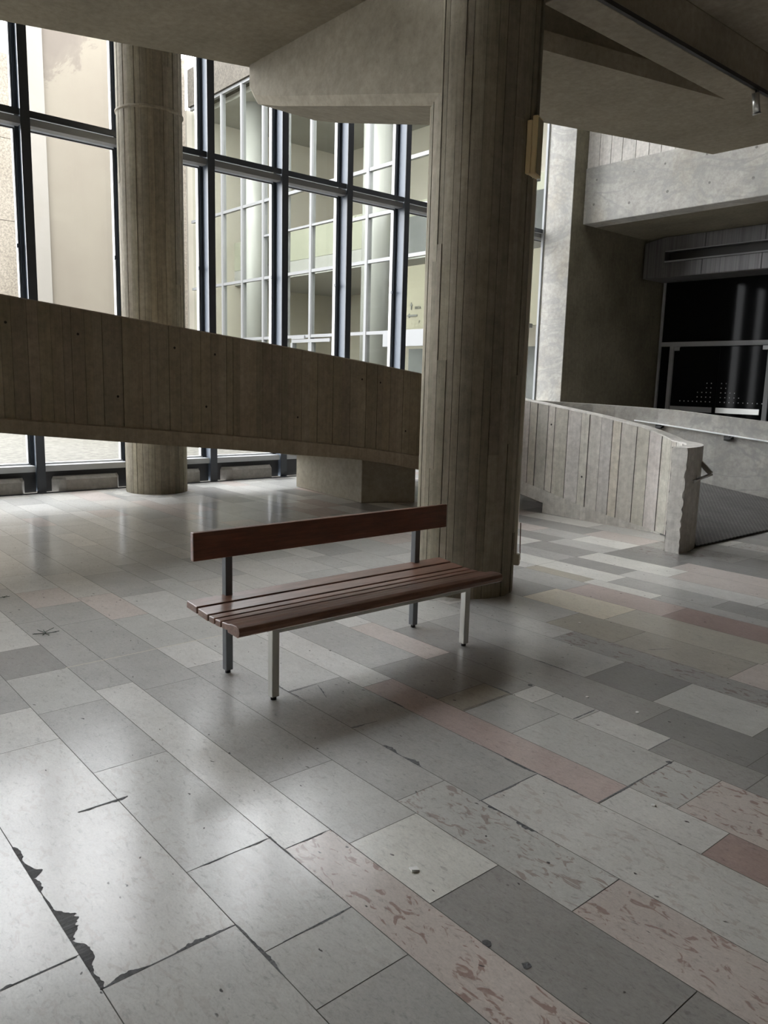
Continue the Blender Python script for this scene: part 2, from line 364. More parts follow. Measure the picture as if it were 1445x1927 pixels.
# broken slab edges: ragged pits along joints, parts of the floor
def chips(pts, w, seed, side=(0, 1), fill=1.0):
    r = random.Random(seed); mb = MB(); sx, sy = side
    for (ax, ay), (bx, by) in zip(pts, pts[1:]):
        n = max(2, int(math.hypot(bx - ax, by - ay) / .006))
        edge = []; jit = 0; k1 = [(r.uniform(7, 42), r.uniform(0, 6), r.uniform(.4, 1)) for _ in range(6)]; Ln = math.hypot(bx - ax, by - ay)
        for i in range(n + 1):
            t = i / n; q = t * Ln
            e = .55 + .5 * sum(c * math.sin(f * q + p) for f, p, c in k1) / 1.9
            if i % 2 == 0: jit = r.uniform(-.22, .22)
            e = max(.10, min(1.1, e + jit * min(1, e * 1.5))) * min(1, .25 + 5 * t, .25 + 5 * (1 - t))
            if fill < 1 and math.sin(q * 45 + k1[0][1]) < 1 - 2 * fill: e = .10
            edge.append((ax + (bx - ax) * t, ay + (by - ay) * t, w * e * r.uniform(.92, 1.06)))
        for (x, y, o), (x2, y2, o2) in zip(edge, edge[1:]):
            mb.poly([(x - sx * .003, y - sy * .003, .0006), (x2 - sx * .003, y2 - sy * .003, .0006), (x2 + sx * o2, y2 + sy * o2, .0006), (x + sx * o, y + sy * o, .0006)], grey(r.uniform(.75, 1.25)))
    return mb
def crack(name, *a, **k): chips(*a, **k).build(name, M['crack'], floor, merge=False)
crack('chipped_joint', [(-2.66, .65), (-2.44, .65)], .046, 1)
crack('chipped_joint', [(-2.44, .65), (-2.36, .65)], .030, 2)
crack('chipped_joint', [(-2.33, .65), (-2.08, .65)], .054, 3)
crack('chipped_joint', [(-2.08, .65), (-1.85, .65)], .028, 4)
crack('chipped_joint', [(-1.852, .645), (-1.852, 1.05)], .016, 5, side=(-1, 0))
crack('chipped_joint', [(-1.85, 1.05), (-1.60, 1.05)], .010, 6)
crack('chipped_joint', [(-2.01, .42), (-2.01, .64)], .016, 7, side=(-1, 0), fill=.5)
crack('chipped_joint', [(-2.745, .90), (-2.745, 1.09)], .016, 8, side=(1, 0))
crack('chipped_joint', [(-2.47, 2.15), (-2.22, 2.15)], .022, 9)
crack('chipped_joint', [(-2.70, 2.15), (-2.68, 2.29)], .012, 10, side=(1, 0))
crack('chipped_joint', [(-2.20, 2.50), (-1.86, 2.50)], .011, 11, side=(0, -1))
crack('chipped_joint', [(-1.88, 2.14), (-1.88, 2.49)], .007, 12, side=(1, 0))
crack('chipped_joint', [(-1.88, 2.15), (-1.60, 2.15)], .024, 13, side=(0, -1), fill=.6)
crack('chipped_joint', [(-1.86, 2.50), (-1.60, 2.50)], .011, 14)
crack('chipped_joint', [(-1.585, 2.50), (-1.585, 3.06)], .008, 15, side=(1, 0))
crack('chipped_joint', [(-2.90, 3.59), (-2.45, 3.59)], .008, 16)
crack('chipped_joint', [(-2.72, 3.07), (-2.50, 3.07)], .010, 17)
crack('chipped_joint', [(-1.71, 3.07), (-1.71, 3.27)], .008, 18, side=(1, 0))
crack('chipped_joint', [(-3.40, 2.15), (-3.08, 2.16)], .012, 19, fill=.6)
crack('chipped_joint', [(-3.23, 2.15), (-3.23, 2.33)], .008, 20, side=(1, 0))
crack('chipped_joint', [(-3.22, 2.33), (-3.06, 2.27)], .008, 21, side=(0, 1), fill=.5)
crack('chipped_joint', [(-2.20, 1.37), (-2.02, 1.37)], .006, 22)
crack('chipped_joint', [(-2.17, 1.10), (-2.17, 1.36)], .006, 23, side=(1, 0))
crack('chipped_joint', [(-2.08, 1.38), (-2.08, 1.55)], .006, 24, side=(1, 0))
crack('chipped_joint', [(-1.70, 1.12), (-1.70, 1.37)], .006, 25, side=(1, 0))
crack('chipped_joint', [(-2.46, 4.31), (-2.38, 4.45)], .007, 26, side=(1, 0))
crack('chipped_joint', [(-2.90, 2.50), (-2.72, 2.50)], .009, 27)
crack('chipped_joint', [(-2.12, 3.075), (-2.12, 3.26)], .006, 28, side=(1, 0))
crack('chipped_joint', [(-2.52, 2.72), (-2.52, 3.06)], .005, 29, side=(1, 0))
for i, (x, y) in enumerate([(-1.33, 1.58), (-1.2, 1.60), (-2.53, 3.25), (-1.59, 3.04)]):
    mb = MB(); rr = random.Random(i); n = 9
    mb.poly([(x + .016 * rr.uniform(.6, 1.1) * math.cos(2 * PI * k / n), y + .016 * rr.uniform(.6, 1.1) * math.sin(2 * PI * k / n), .0007) for k in range(n)], grey(.8))
    mb.build('chipped_pit', M['crack'], floor, merge=False)
g = MB(); g.poly([(-4.254, 1.36, .0005), (-4.247, 1.36, .0005), (-4.247, 2.62, .0005), (-4.254, 2.62, .0005)]); g.build('joint_strip', M['cream_plastic'], floor)
# pale cement patches around the column feet
def patch(cx, cy, r0, a0, a1, w, seed):
    rr = random.Random(seed); mb = MB(); n = 26
    A = []
    for i in range(n + 1):
        a = a0 + (a1 - a0) * i / n
        A.append((a, r0 + w * abs(math.sin(PI * i / n)) ** .6 * rr.uniform(.75, 1.1) + .01))
    for (a, q), (b, s) in zip(A, A[1:]):
        mb.poly([(cx + r0 * math.cos(a), cy + r0 * math.sin(a), .0008), (cx + q * math.cos(a), cy + q * math.sin(a), .0008), (cx + s * math.cos(b), cy + s * math.sin(b), .0008), (cx + r0 * math.cos(b), cy + r0 * math.sin(b), .0008)], grey(rr.uniform(.9, 1.1)))
    mb.build('cement_patch', M['conc_pale'], floor, merge=False)

# ------------------------------------------------------------------ window wall
mull_y = [3.365 - .055 + 1.298 * k for k in range(-10, 8)]      # centres of the inner flanges
ZT = 8.6
def near(y): return -2 < y < 14
nwin = 0
for k, y in enumerate(mull_y):
    mb = MB()
    mb.box(-11.02, -11.0, y - .058, y + .058, 0, ZT)
    mb.box(-11.27, -11.25, y - .058, y + .058, 0, ZT)
    o = mb.build('trim_%d' % (k + 1), M['steel_dark']); struct(o)
    w = MB(); w.box(-11.25, -11.02, y - .008, y + .008, 0, ZT); w.build('web', M['steel_web'], o)
ZTR = 4.88
def bay(y0, y1):
    global nwin
    nwin += 1
    a, b = y0 + .03, y1 - .03
    root = bpy.data.objects.new('window_%d' % nwin, None); col.objects.link(root); root.location = (-11.27, (y0 + y1) / 2, 0); struct(root)
    def add(mb, n, m):
        o = mb.build(n, m, root); o.location = (11.27, -(y0 + y1) / 2, 0); return o
    t = MB(); t.box(-11.06, -11.02, a + .03, b - .03, ZTR - .075, ZTR); t.box(-11.25, -11.06, a + .03, b - .03, ZTR - .02, ZTR); add(t, 'transom', M['steel_dark'])
    t = MB(); t.box(-11.22, -11.08, a, b, ZTR - .165, ZTR - .076); add(t, 'transom_casing', M['alu_dull'])
    f = MB()
    for z0, z1 in ((.38, ZTR - .175), (ZTR + .05, ZT)):
        f.box(-11.35, -11.28, a + .01, a + .05, z0 - .05, z1 + .05); f.box(-11.35, -11.28, b - .05, b - .01, z0 - .05, z1 + .05)
        f.box(-11.35, -11.28, a + .05, b - .05, z0 - .05, z0); f.box(-11.35, -11.28, a + .05, b - .05, z1, z1 + .05)
    add(f, 'frame', M['alu_white'])
    q = MB()
    for z0, z1 in ((.38, ZTR - .175), (ZTR + .05, ZT)):
        for (c, d) in ((a + .03, a + .045), (b - .045, b - .03)): q.box(-11.28, -11.265, c, d, z0, z1)
        q.box(-11.28, -11.265, a + .045, b - .045, z1 - .015, z1)
    add(q, 'gasket', M['rubber_black'])
    for z0, z1 in ((.38, ZTR - .175), (ZTR + .05, ZT)):
        p = MB(); p.box(-11.305, -11.298, a + .05, b - .05, z0, z1); add(p, 'pane', M['glass'])
    r = MB(); r.box(-11.20, -11.04, a + .03, b - .03, .285, .365); add(r, 'bottom_rail', M['alu_dull'])
    r = MB(); r.box(-11.30, -11.12, a + .01, b - .01, .0, .284); add(r, 'sill_panel', M['rubber_black'])
    l = MB(); l.box(-11.275, -11.23, b - .075, b - .045, 3.22, 3.27); add(l, 'latch', M['steel_dark'])
for a, b in zip(mull_y, mull_y[1:]): bay(a, b)
bay(mull_y[-1], 14.60)
mb = MB(); mb.box(-11.05, -11.0, 13.67, 13.715, 0, ZT); struct(mb.build('trim_%d' % (len(mull_y) + 1), M['alu_dull']))
# floor track
t = MB(); t.box(-10.965, -10.935, -9.9, 13.68, 0, .012); struct(t.build('baseboard_window', M['steel_dark']))
# low concrete curbs between the posts
curb_txt = {0: 'low concrete curb at the far left under the window, end cut by photo edge',
            1: 'low concrete curb under the window just left of the round column in the back',
            2: 'low concrete curb peeping out right of the round column in the back',
            3: 'low bevelled concrete curb under the window third bay, right of the back column',
            }
kk = 0
for k, y in enumerate(mull_y[:-1]):
    if 1.5 < y < 7:
        y0, y1 = y + .16, y + 1.10
        mb = MB(); xb, xf = -11.10, -10.96
        pb = [(xb, y0 - .0), (xf, y0 + .15), (xf, y1 - .07), (xb, y1)]
        ins = [(xb, y0 + .02), (xf - .05, y0 + .16), (xf - .05, y1 - .09), (xb, y1 - .02)]
        b0 = [(x, yy, 0) for x, yy in pb]; m0 = [(x, yy, .165) for x, yy in pb]; t0 = [(x, yy, .21) for x, yy in ins]
        for A, B in ((b0, m0), (m0, t0)):
            for i in range(4): j = (i + 1) % 4; mb.poly([A[i], A[j], B[j], B[i]])
        mb.poly(b0[::-1]); mb.poly(t0)
        o = mb.build('concrete_curb', M['conc_curb'])
        tag(o, curb_txt.get(kk, 'low concrete curb under the window behind the ramp block'), 'curb', 'low curbs along the window'); kk += 1

# ------------------------------------------------------------------ round columns
def column(name, cx, cy, r, z1, nb, seed, label, ring=None, mat=None):
    root = thing(name, (cx, cy, 0), label, 'column')
    rr = random.Random(seed); mb = MB()
    cuts = [0]
    ang = [0.0]
    while ang[-1] < 2 * PI - .12: ang.append(ang[-1] + rr.uniform(.7, 1.3) * 2 * PI / nb)
    ang[-1] = 2 * PI
    g = .0018 / r
    for a, b in zip(ang, ang[1:]):
        zs = [0] + sorted(rr.uniform(.4, z1 - .4) for _ in range(rr.randint(1, 2))) + [z1]
        for s, e in zip(zs, zs[1:]):
            R = r + rr.uniform(-.0045, .0045); t = rr.uniform(.84, 1.12); tc = (t, t * rr.uniform(.985, 1.01), t * rr.uniform(.95, 1.0))
            sub = 3
            q = [a + g + (b - a - 2 * g) * i / sub for i in range(sub + 1)]
            for u, v in zip(q, q[1:]):
                mb.poly([(R * math.cos(u), R * math.sin(u), s), (R * math.cos(v), R * math.sin(v), s), (R * math.cos(v), R * math.sin(v), e), (R * math.cos(u), R * math.sin(u), e)], tc)
            for u in (q[0], q[-1]):
                R2 = r - .009
                mb.poly([(R * math.cos(u), R * math.sin(u), s), (R2 * math.cos(u), R2 * math.sin(u), s), (R2 * math.cos(u), R2 * math.sin(u), e), (R * math.cos(u), R * math.sin(u), e)], grey(.8))
    o = mb.build('board_marked_shaft', mat, root, merge=False)
    c = MB(); n = 64; rc = r - .0075
    pts = [(rc * math.cos(2 * PI * i / n), rc * math.sin(2 * PI * i / n)) for i in range(n)]
    c.hull(pts, 0, z1, grey(.6)); c.build('core', mat, root)
    if ring:
        k = MB()
        for i in range(n):
            a, b = 2 * PI * i / n, 2 * PI * (i + 1) / n
            for (ra, za), (rb, zb) in (((r - .004, ring - .030), (r + .016, ring - .010)), ((r + .016, ring - .010), (r + .016, ring + .010)), ((r + .016, ring + .010), (r - .004, ring + .022))):
                k.poly([(ra * math.cos(a), ra * math.sin(a), za), (ra * math.cos(b), ra * math.sin(b), za), (rb * math.cos(b), rb * math.sin(b), zb), (rb * math.cos(a), rb * math.sin(a), zb)], grey(1.05))
        k.build('casting_ring', mat, root)
    return root
MC = (-4.222, 4.486); RC = .390
column('concrete_column', MC[0], MC[1], RC, 5.05, 36, 5, 'thick board marked round concrete column right behind the bench', mat=M['conc_col'])
column('concrete_column', -10.478, 4.725, .420, ZT, 34, 11, 'round concrete column with a casting ring standing by the window wall', ring=5.0, mat=M['conc_col'])
patch(MC[0], MC[1], .385, -2.3, -.75, .16, 1); patch(-10.478, 4.725, .42, -2.6, 1.2, .26, 2)

# fittings on the near column: angle from the direction towards the camera, turning right
def colpt(th, rad, z):
    m = Vector((-.685, .728)); rt = Vector((.728, .685)); d = -m * math.cos(th) + rt * math.sin(th)
    return Vector((MC[0] + d.x * rad, MC[1] + d.y * rad, z)), Vector((d.x, d.y, 0)), Vector((-d.y, d.x, 0))
def slab_on_col(mb, th, r0, r1, w, z0, z1):
    p, n, t = colpt(th, 0, 0)
    c = Vector((MC[0], MC[1], 0))
    q = [c + n * r0 - t * w / 2, c + n * r1 - t * w / 2, c + n * r1 + t * w / 2, c + n * r0 + t * w / 2]
    mb.hull([(v.x, v.y) for v in q], z0, z1)
th = math.radians(80)
mb = MB(); slab_on_col(mb, th, RC - .01, RC + .022, .035, .30, 3.09)
tag(mb.build('cable_trunking', M['cream_plastic'], bevel=.003), 'thin grey cable trunking running up the right edge of the near column above the socket', 'trunking')
mb = MB(); slab_on_col(mb, math.radians(72), RC - .01, RC + .018, .05, 3.46, 4.70)
tag(mb.build('cable_conduit', M['conc_dark'], bevel=.003), 'dark cable conduit above the yellowed box on the near column', 'conduit')
yb = thing('junction_box', colpt(math.radians(70), RC, 3.08)[0], 'yellowed oblong junction box high on the right side of the near column', 'box')
def child_world(mb, name, mat, root, bevel=0):
    o = mb.build(name, mat, root, bevel=bevel); o.location = -Vector(root.location); return o
def tilted(mb, tp, tn, d0, d1, w, z0, z1):
    p = colpt(math.radians(tp), RC, 0)[0]; _, n, t = colpt(math.radians(tn), 0, 0)
    q = [p + n * d0 - t * w / 2, p + n * d1 - t * w / 2, p + n * d1 + t * w / 2, p + n * d0 + t * w / 2]
    mb.hull([(v.x, v.y) for v in q], z0, z1)
mb = MB(); tilted(mb, 62, 70, -.015, .020, .15, 3.085, 3.440); child_world(mb, 'base', M['yellow_box'], yb, .005)
mb = MB(); tilted(mb, 62, 70, .0205, .060, .135, 3.075, 3.470); child_world(mb, 'cover', M['yellow_box'], yb, .007)
mb = MB(); tilted(mb, 62, 70, .0605, .064, .12, 3.09, 3.455); child_world(mb, 'face_plate', M['yellow_dull'], yb)
sk = thing('socket_box', colpt(th, RC, .22)[0], 'small cream socket box low on the right edge of the near column', 'socket')
mb = MB(); slab_on_col(mb, th, RC - .012, RC + .048, .075, .215, .300); child_world(mb, 'housing', M['cream_plastic'], sk, .004)
p, n, t = colpt(th, RC + .035, .258)
mb = MB(); a = p + t * .037; mb.cyl(a, a + t * .012, .009, 12); child_world(mb, 'outlet', M['rubber_black'], sk)
p0 = a + t * .012
pts = [p0, p0 + t * .03 + Vector((0, 0, .004)), p0 + t * .065 + Vector((0, 0, -.012)), p0 + t * .10 + Vector((0, 0, -.036)), p0 + t * .085 + Vector((0, 0, .01)), p0 + t * .055 + Vector((0, 0, .08)), p0 + t * .03 + Vector((0, 0, .18)), p0 + t * .012 + Vector((0, 0, .28))]
mb = MB(); mb.tube(pts, .004, 8)
tag(mb.build('cable', M['cable']), 'thin brown cable looping out of the socket box on the near column', 'cable')

# ------------------------------------------------------------------ the ramp
SEG = [('l', (-4.02, 7.17), (-4.02, 7.24)), ('a', (-4.80, 7.24), .78, 0, PI / 2), ('l', (-4.80, 8.02), (-6.4, 8.02)), ('a', (-6.4, 6.82), 1.2, PI / 2, PI), ('l', (-7.6, 6.82), (-7.6, -6.0))]
S0 = .12
def pos(s, off=0.0):
    """point on the inner parapet line at length s, moved off to the ramp side"""
    s = s - S0
    for g in SEG:
        if g[0] == 'l':
            a, b = Vector(g[1]), Vector(g[2]); L = (b - a).length
            if s <= L or g is SEG[-1]:
                d = (b - a) / L; n = Vector((d.y, -d.x)); q = a + d * s + n * off; return (q.x, q.y)
        else:
            c, r, a0, a1 = g[1:]; L = r * (a1 - a0)
            if s <= L:
                a = a0 + s / r; return (c[0] + (r + off) * math.cos(a), c[1] + (r + off) * math.sin(a))
        s -= L
ZTOP = [(0, 1.05), (1.05, 1.06), (1.47, 1.18), (2.09, 1.285), (2.66, 1.36), (3.22, 1.435), (3.95, 1.61), (4.73, 1.748), (5.46, 1.838), (6.02, 1.90), (7.12, 2.018), (7.93, 2.10), (8.53, 2.163), (9.71, 2.285), (10.6, 2.375)]
ZBB = [(0, .0), (1.13, .012), (1.52, .062), (1.99, .125), (2.22, .165), (2.91, .314), (3.21, .375), (4.0, .54), (4.69, .668), (5.42, .776), (6.0, .85), (7.13, .965), (7.95, 1.04), (8.56, 1.096), (9.76, 1.20), (10.6, 1.28)]
ZBO = [(2.8, .121), (3.22, .205), (3.9, .345), (4.68, .478), (5.10, .56), (5.71, .655), (6.79, .765), (7.13, .803), (7.95, .88), (8.63, .949), (9.34, 1.02), (9.77, 1.066), (10.6, 1.14)]
SMAX = 17.3; TH = .17
rampo = thing('curved_ramp', (-7.6, 6.82, 0), 'board marked concrete ramp curving up from the chipped end post to the left', 'ramp')
def rchild(mb, name, mat, merge=True, bevel=0):
    o = mb.build(name, mat, rampo, merge=merge, bevel=bevel); o.location = -Vector(rampo.location); return o
def boards(s0, s1, wmin, wmax, seed, tlo, thi, groove):
    rr = random.Random(seed); mb = MB(); s = s0
    while s < s1 - .01:
        e = min(s1, s + rr.uniform(wmin, wmax))
        if s1 - e < .04: e = s1
        t = rr.uniform(tlo, thi); tc = (t * rr.uniform(.99, 1.03), t, t * rr.uniform(.93, 1.02)); d = rr.uniform(-.004, .004)
        sub = 1 if (e - s) < .05 else 2
        a, b = s + groove, e - groove
        for i in range(sub):
            u, v = a + (b - a) * i / sub, a + (b - a) * (i + 1) / sub
            p, q = pos(u, d), pos(v, d)
            mb.poly([(*p, lerp(ZBB, u)), (*q, lerp(ZBB, v)), (*q, lerp(ZTOP, v) - .012), (*p, lerp(ZTOP, u) - .012)], tc)
        for u in (a, b):
            p, q = pos(u, d), pos(u, .012)
            mb.poly([(*p, lerp(ZBB, u)), (*q, lerp(ZBB, u)), (*q, lerp(ZTOP, u) - .012), (*p, lerp(ZTOP, u) - .012)], grey(.5))
        # tie holes
        if rr.random() < .16 and e - s > .08:
            c = (a + b) / 2; z = lerp(ZTOP, c) - rr.choice([.22, .24, .78])
            n = 8; mb.poly([(*pos(c + .013 * math.cos(2 * PI * k / n), d - .0008), z + .013 * math.sin(2 * PI * k / n)) for k in range(n)], grey(.08))
        s = e
    return mb
def strip(mb, svals, fa, fb, tone=1.0, rr=None):
    for s, e in zip(svals, svals[1:]):
        t = grey(tone * (rr.uniform(.94, 1.06) if rr else 1))
        mb.poly([fa(s), fa(e), fb(e), fb(s)], t)
def sv(a, b, step=.08):
    n = max(1, int((b - a) / step)); return [a + (b - a) * i / n for i in range(n + 1)]
SJ = 3.55       # behind the near column: painted window-lit tone ends, painted shaded tone begins
rchild(boards(S0 + .02, SJ, .10, .21, 21, .84, 1.08, .0045), 'lit_boards', M['conc_ramp_lit'], merge=False)
rchild(boards(SJ, SMAX, .07, .135, 22, .80, 1.06, .0013), 'shaded_boards', M['conc_board'], merge=False)
rr = random.Random(4)
core = MB()
S1, S2 = sv(S0, SJ, .05), sv(SJ, SMAX)
for mt, SS, nm in ((M['conc_ramp_lit'], S1, 'lit_parapet'), (M['conc_board'], S2, 'shaded_parapet')):
    core = MB()
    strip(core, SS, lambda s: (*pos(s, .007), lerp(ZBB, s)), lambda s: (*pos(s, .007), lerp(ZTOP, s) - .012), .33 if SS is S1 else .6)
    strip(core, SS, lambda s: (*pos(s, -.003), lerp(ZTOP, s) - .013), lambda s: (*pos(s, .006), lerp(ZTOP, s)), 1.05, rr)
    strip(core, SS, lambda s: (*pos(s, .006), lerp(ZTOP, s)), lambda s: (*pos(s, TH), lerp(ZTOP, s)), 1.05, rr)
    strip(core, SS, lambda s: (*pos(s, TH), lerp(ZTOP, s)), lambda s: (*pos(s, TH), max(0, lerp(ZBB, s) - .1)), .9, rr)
    if SS is S1:   # end post face, ragged where the arris has broken away
        hw = [pos(S0, 0), pos(S0, TH)]
        zt = lerp(ZTOP, 0); N = 26; eL = []; eR = []
        for i in range(N + 1):
            z = zt * i / N; j = rr.uniform(0, .016) if rr.random() < .6 else 0
            j2 = rr.uniform(0, .02) if rr.random() < .6 or i < 4 else 0
            eL.append((hw[0][0] + j, hw[0][1] - .0 , z)); eR.append((hw[1][0] - j2, hw[1][1], z))
        for i in range(N):
            core.poly([eL[i], eR[i], eR[i + 1], eL[i + 1]], grey(rr.uniform(.92, 1.03)))
            core.poly([eR[i], (hw[1][0], hw[1][1] + .02, eR[i][2]), (hw[1][0], hw[1][1] + .02, eR[i + 1][2]), eR[i + 1]], grey(.7))
            core.poly([eL[i], (hw[0][0], hw[0][1] + .02, eL[i][2]), (hw[0][0], hw[0][1] + .02, eL[i + 1][2]), eL[i + 1]], grey(.75))
    rchild(core, nm, mt, merge=False)
# plinth below the lit-toned boards, rising band below the shade-toned ones
pl = MB()
strip(pl, sv(1.13, 2.83), lambda s: (*pos(s, -.004), 0), lambda s: (*pos(s, -.004), lerp(ZBB, s)), 1.0, rr)
pl.poly([(*pos(2.83, -.004), 0), (*pos(2.83, .3), 0), (*pos(2.83, .3), lerp(ZBB, 2.83)), (*pos(2.83, -.004), lerp(ZBB, 2.83))])
strip(pl, sv(2.83, SJ), lambda s: (*pos(s, -.004), lerp(ZBO, s)), lambda s: (*pos(s, -.004), lerp(ZBB, s)), 1.0, rr)
rchild(pl, 'plinth', M['conc_ramp_lit'], merge=False)
bd = MB(); BS = sv(SJ, SMAX)
strip(bd, BS, lambda s: (*pos(s, -.022), lerp(ZBO, s)), lambda s: (*pos(s, -.022), lerp(ZBB, s) - .012), 1.12, rr)
strip(bd, BS, lambda s: (*pos(s, -.022), lerp(ZBB, s) - .012), lambda s: (*pos(s, .008), lerp(ZBB, s) + .002), 1.25, rr)
rchild(bd, 'lower_band', M['conc_board'], merge=False)
# deck and outer parapet
def zdeck(s): return max(0.0, lerp(ZBB, s) + .05) if s > 3.2 else max(0, (-3.82 - pos(s)[0]) * .118)
def outer(s, extra=0.0):
    x, y = pos(s)
    if s < .35 + .785: return None
    if s <= 3.0154: return (x, 11.25 + extra)
    if s <= 4.9004:
        a = PI / 2 + (s - 3.0154) / 1.2; return (-6.4 + (3.50 + extra) * math.cos(a), 6.82 + (4.43 + extra) * math.sin(a))
    return (-9.90 - extra, y)
DS = sv(1.14, SMAX, .12)
dk = MB()
strip(dk, DS, lambda s: (*pos(s, TH - .01), zdeck(s)), lambda s: (*outer(s), zdeck(s)))
US = sv(2.84, SMAX, .12)
strip(dk, US, lambda s: (*pos(s, -.02), lerp(ZBO, s)), lambda s: (*outer(s, .12), lerp(ZBO, s)), .9)
dk.poly([(-3.9, 7.55, 0), (-4.15, 7.95, .03), (-4.52, 8.1, .06), (-4.52, 11.25, .083), (-3.9, 11.25, .0)])
rchild(dk, 'ramp_deck', M['conc_smooth'], merge=False)
def zouter(s):
    x = pos(s)[0]
    return 1.193 + (-4.89 - x) * .072 if s <= 3.0154 else 1.302 + (s - 3.0154) * .10
ow = MB(); OS = [1.14] + sv(1.15, SMAX, .12)
strip(ow, OS, lambda s: (*outer(s), zdeck(s) - .02), lambda s: (*outer(s), zouter(s)), 1, rr)
strip(ow, OS, lambda s: (*outer(s), zouter(s)), lambda s: (*outer(s, .15), zouter(s)), 1, rr)
strip(ow, OS, lambda s: (*outer(s, .15), zouter(s)), lambda s: (*outer(s, .15), max(0, zdeck(s) - .3)), 1, rr)
ow.hull([(-4.52, 11.25), (-3.6, 11.25), (-3.6, 11.40), (-4.52, 11.40)][::1], 0, [zouter(1.14), 1.10, 1.10, zouter(1.14)])
rchild(ow, 'outer_parapet', M['conc_pale'], merge=False)
# support block under the bend
sb = MB(); fp = [(-9.86, 6.68), (-8.05, 6.50), (-7.74, 7.19), (-9.3, 7.75)]
sb.hull(fp, 0, [.70, .60, .47, .56]); rchild(sb, 'support_block', M['conc_smooth'], bevel=.01)
# rubber mat on the lower ramp
mt = MB()

mt = MB()
def zd(x): return max(0.0, (-3.82 - x) * .118) + .004
q = [(-3.90, 7.60), (-3.90, 11.22), (-6.4, 11.22), (-6.4, 8.21), (-4.80, 8.21), (-4.45, 8.14), (-4.15, 7.97)]
mt.hull(q, [zd(x) for x, y in q], [zd(x) + .012 for x, y in q])
tag(mt.build('rubber_mat', M['mat']), 'black ribbed rubber mat laid on the foot of the ramp behind the end post', 'mat')
# metal handrail strip on the outer parapet
hr = thing('handrail', (-6.4, 11.2, 1.0), 'thin bright handrail strip along the outer ramp wall with three dark brackets', 'handrail')
def hz(x): return .930 + (-4.866 - x) * .0885
mb = MB(); xs = [-9.2 + (5.6) * i / 8 for i in range(9)]
for a, b in zip(xs, xs[1:]):
    mb.hull([(a, 11.19), (b, 11.19), (b, 11.248), (a, 11.248)], [hz(a) - .010, hz(b) - .010, hz(b) - .010, hz(a) - .010], [hz(a) + .006, hz(b) + .006, hz(b) + .006, hz(a) + .006])
o = mb.build('rail', M['rail_white'], hr); o.location = -Vector(hr.location)
for x in (-7.62, -6.55, -5.44):
    mb = MB(); z = hz(x)
    mb.box(x - .045, x + .045, 11.20, 11.248, z - .085, z - .012); mb.box(x - .02, x + .075, 11.17, 11.21, z - .075, z - .04); mb.box(x + .05, x + .085, 11.19, 11.248, z - .06, z - .03)
    o = mb.build('bracket', M['black_metal'], hr, bevel=.008); o.location = -Vector(hr.location)
# steel bracket on the end post
hb = thing('handrail_bracket', (-3.85, 7.45, .75), 'angular steel handrail bracket fixed to the chipped ramp end post', 'bracket')
mb = MB()
def bar(a, b, w, h):
    a = Vector(a); b = Vector(b); d = (b - a).normalized(); s = d.cross(Vector((0, 0, 1))).normalized() * w / 2; u = s.cross(d).normalized() * h / 2
    A = [a - s - u, a + s - u, a + s + u, a - s + u]; B = [q + (b - a) for q in A]
    mb.poly(A[::-1]); mb.poly(B)
    for i in range(4): j = (i + 1) % 4; mb.poly([A[i], A[j], B[j], B[i]])
bar((-3.935, 7.60, .885), (-3.77, 7.52, .785), .012, .055); bar((-3.77, 7.52, .785), (-3.865, 7.36, .715), .055, .014); bar((-3.865, 7.36, .715), (-3.855, 7.30, .715), .05, .032); bar((-3.95, 7.62, .90), (-3.87, 7.42, .73), .012, .05)
o = mb.build('strap', M['chrome'], hb); o.location = -Vector(hb.location)

# ------------------------------------------------------------------ ceiling slabs and beams
mb = MB()
sl = [(-7.53, -6.0), (-3.85, 9.72), (-5.24, 9.72), (-9.98, -6.0)]
mb.hull(sl, 4.5, 4.66); mb.hull([(-5.02, 5.2), (-4.03, 9.6), (-4.15, 9.6), (-5.14, 5.2)], 4.66, 5.9, grey(.75)); struct(mb.build('ceiling', M['conc_smooth']))
mb = MB(); mb.box(-3.73, 9.0, -9.9, 13.0, 4.72, 5.0); struct(mb.build('ceiling_hall', M['conc_smooth']))
mb = MB()   # upper ceiling; unseen opening added to brighten the foot of the ramp
for b in ((-11.5, 9.0, -9.9, 10.0), (-11.5, 9.0, 12.2, 17.6), (-11.5, -9.6, 10.0, 12.2), (-7.9, 9.0, 10.0, 12.2)): mb.box(*b, ZT, ZT + .3)
struct(mb.build('ceiling_upper', M['conc_smooth']))
# cantilever beam from the near column towards the window, deeper at the column
def beam(prof, y0, y1, ch, name, label, mat):
    """prof: list of (x, zbottom, ztop) ; chamfered lower arris on both sides"""
    mb = MB()
    for (xa, ba, ta), (xb, bb, tb) in zip(prof, prof[1:]):
        rows = [(y0, 'm'), (y0 + ch, 'b'), (y1 - ch, 'b'), (y1, 'm')]

        def pt(x, b, t, k):
          return {'T0': (x, y0, t), 'M0': (x, y0, min(b + ch, t)), 'B0': (x, y0 + ch * .6, b), 'B1': (x, y1 - ch * .6, b), 'M1': (x, y1, min(b + ch, t)), 'T1': (x, y1, t)}[k]
        K = ['T0', 'M0', 'B0', 'B1', 'M1', 'T1']
        for a, b in zip(K, K[1:] + K[:1]): mb.poly([pt(xa, ba, ta, a), pt(xb, bb, tb, a), pt(xb, bb, tb, b), pt(xa, ba, ta, b)], grey(1.12 if (a, b) == ('M0', 'B0') else 1))  # front chamfer toned lighter to paint in light from the floor
    for (x, b, t) in (prof[0], prof[-1]):
        e = 0
        mb.poly([(x, y0, t), (x, y0, b + ch), (x - e * .3, y0 + ch * .6, b), (x - e, y1 - ch * .6, b), (x - e, y1, b + ch), (x - e, y1, t)])
    return tag(mb.build(name, mat), label, 'beam')
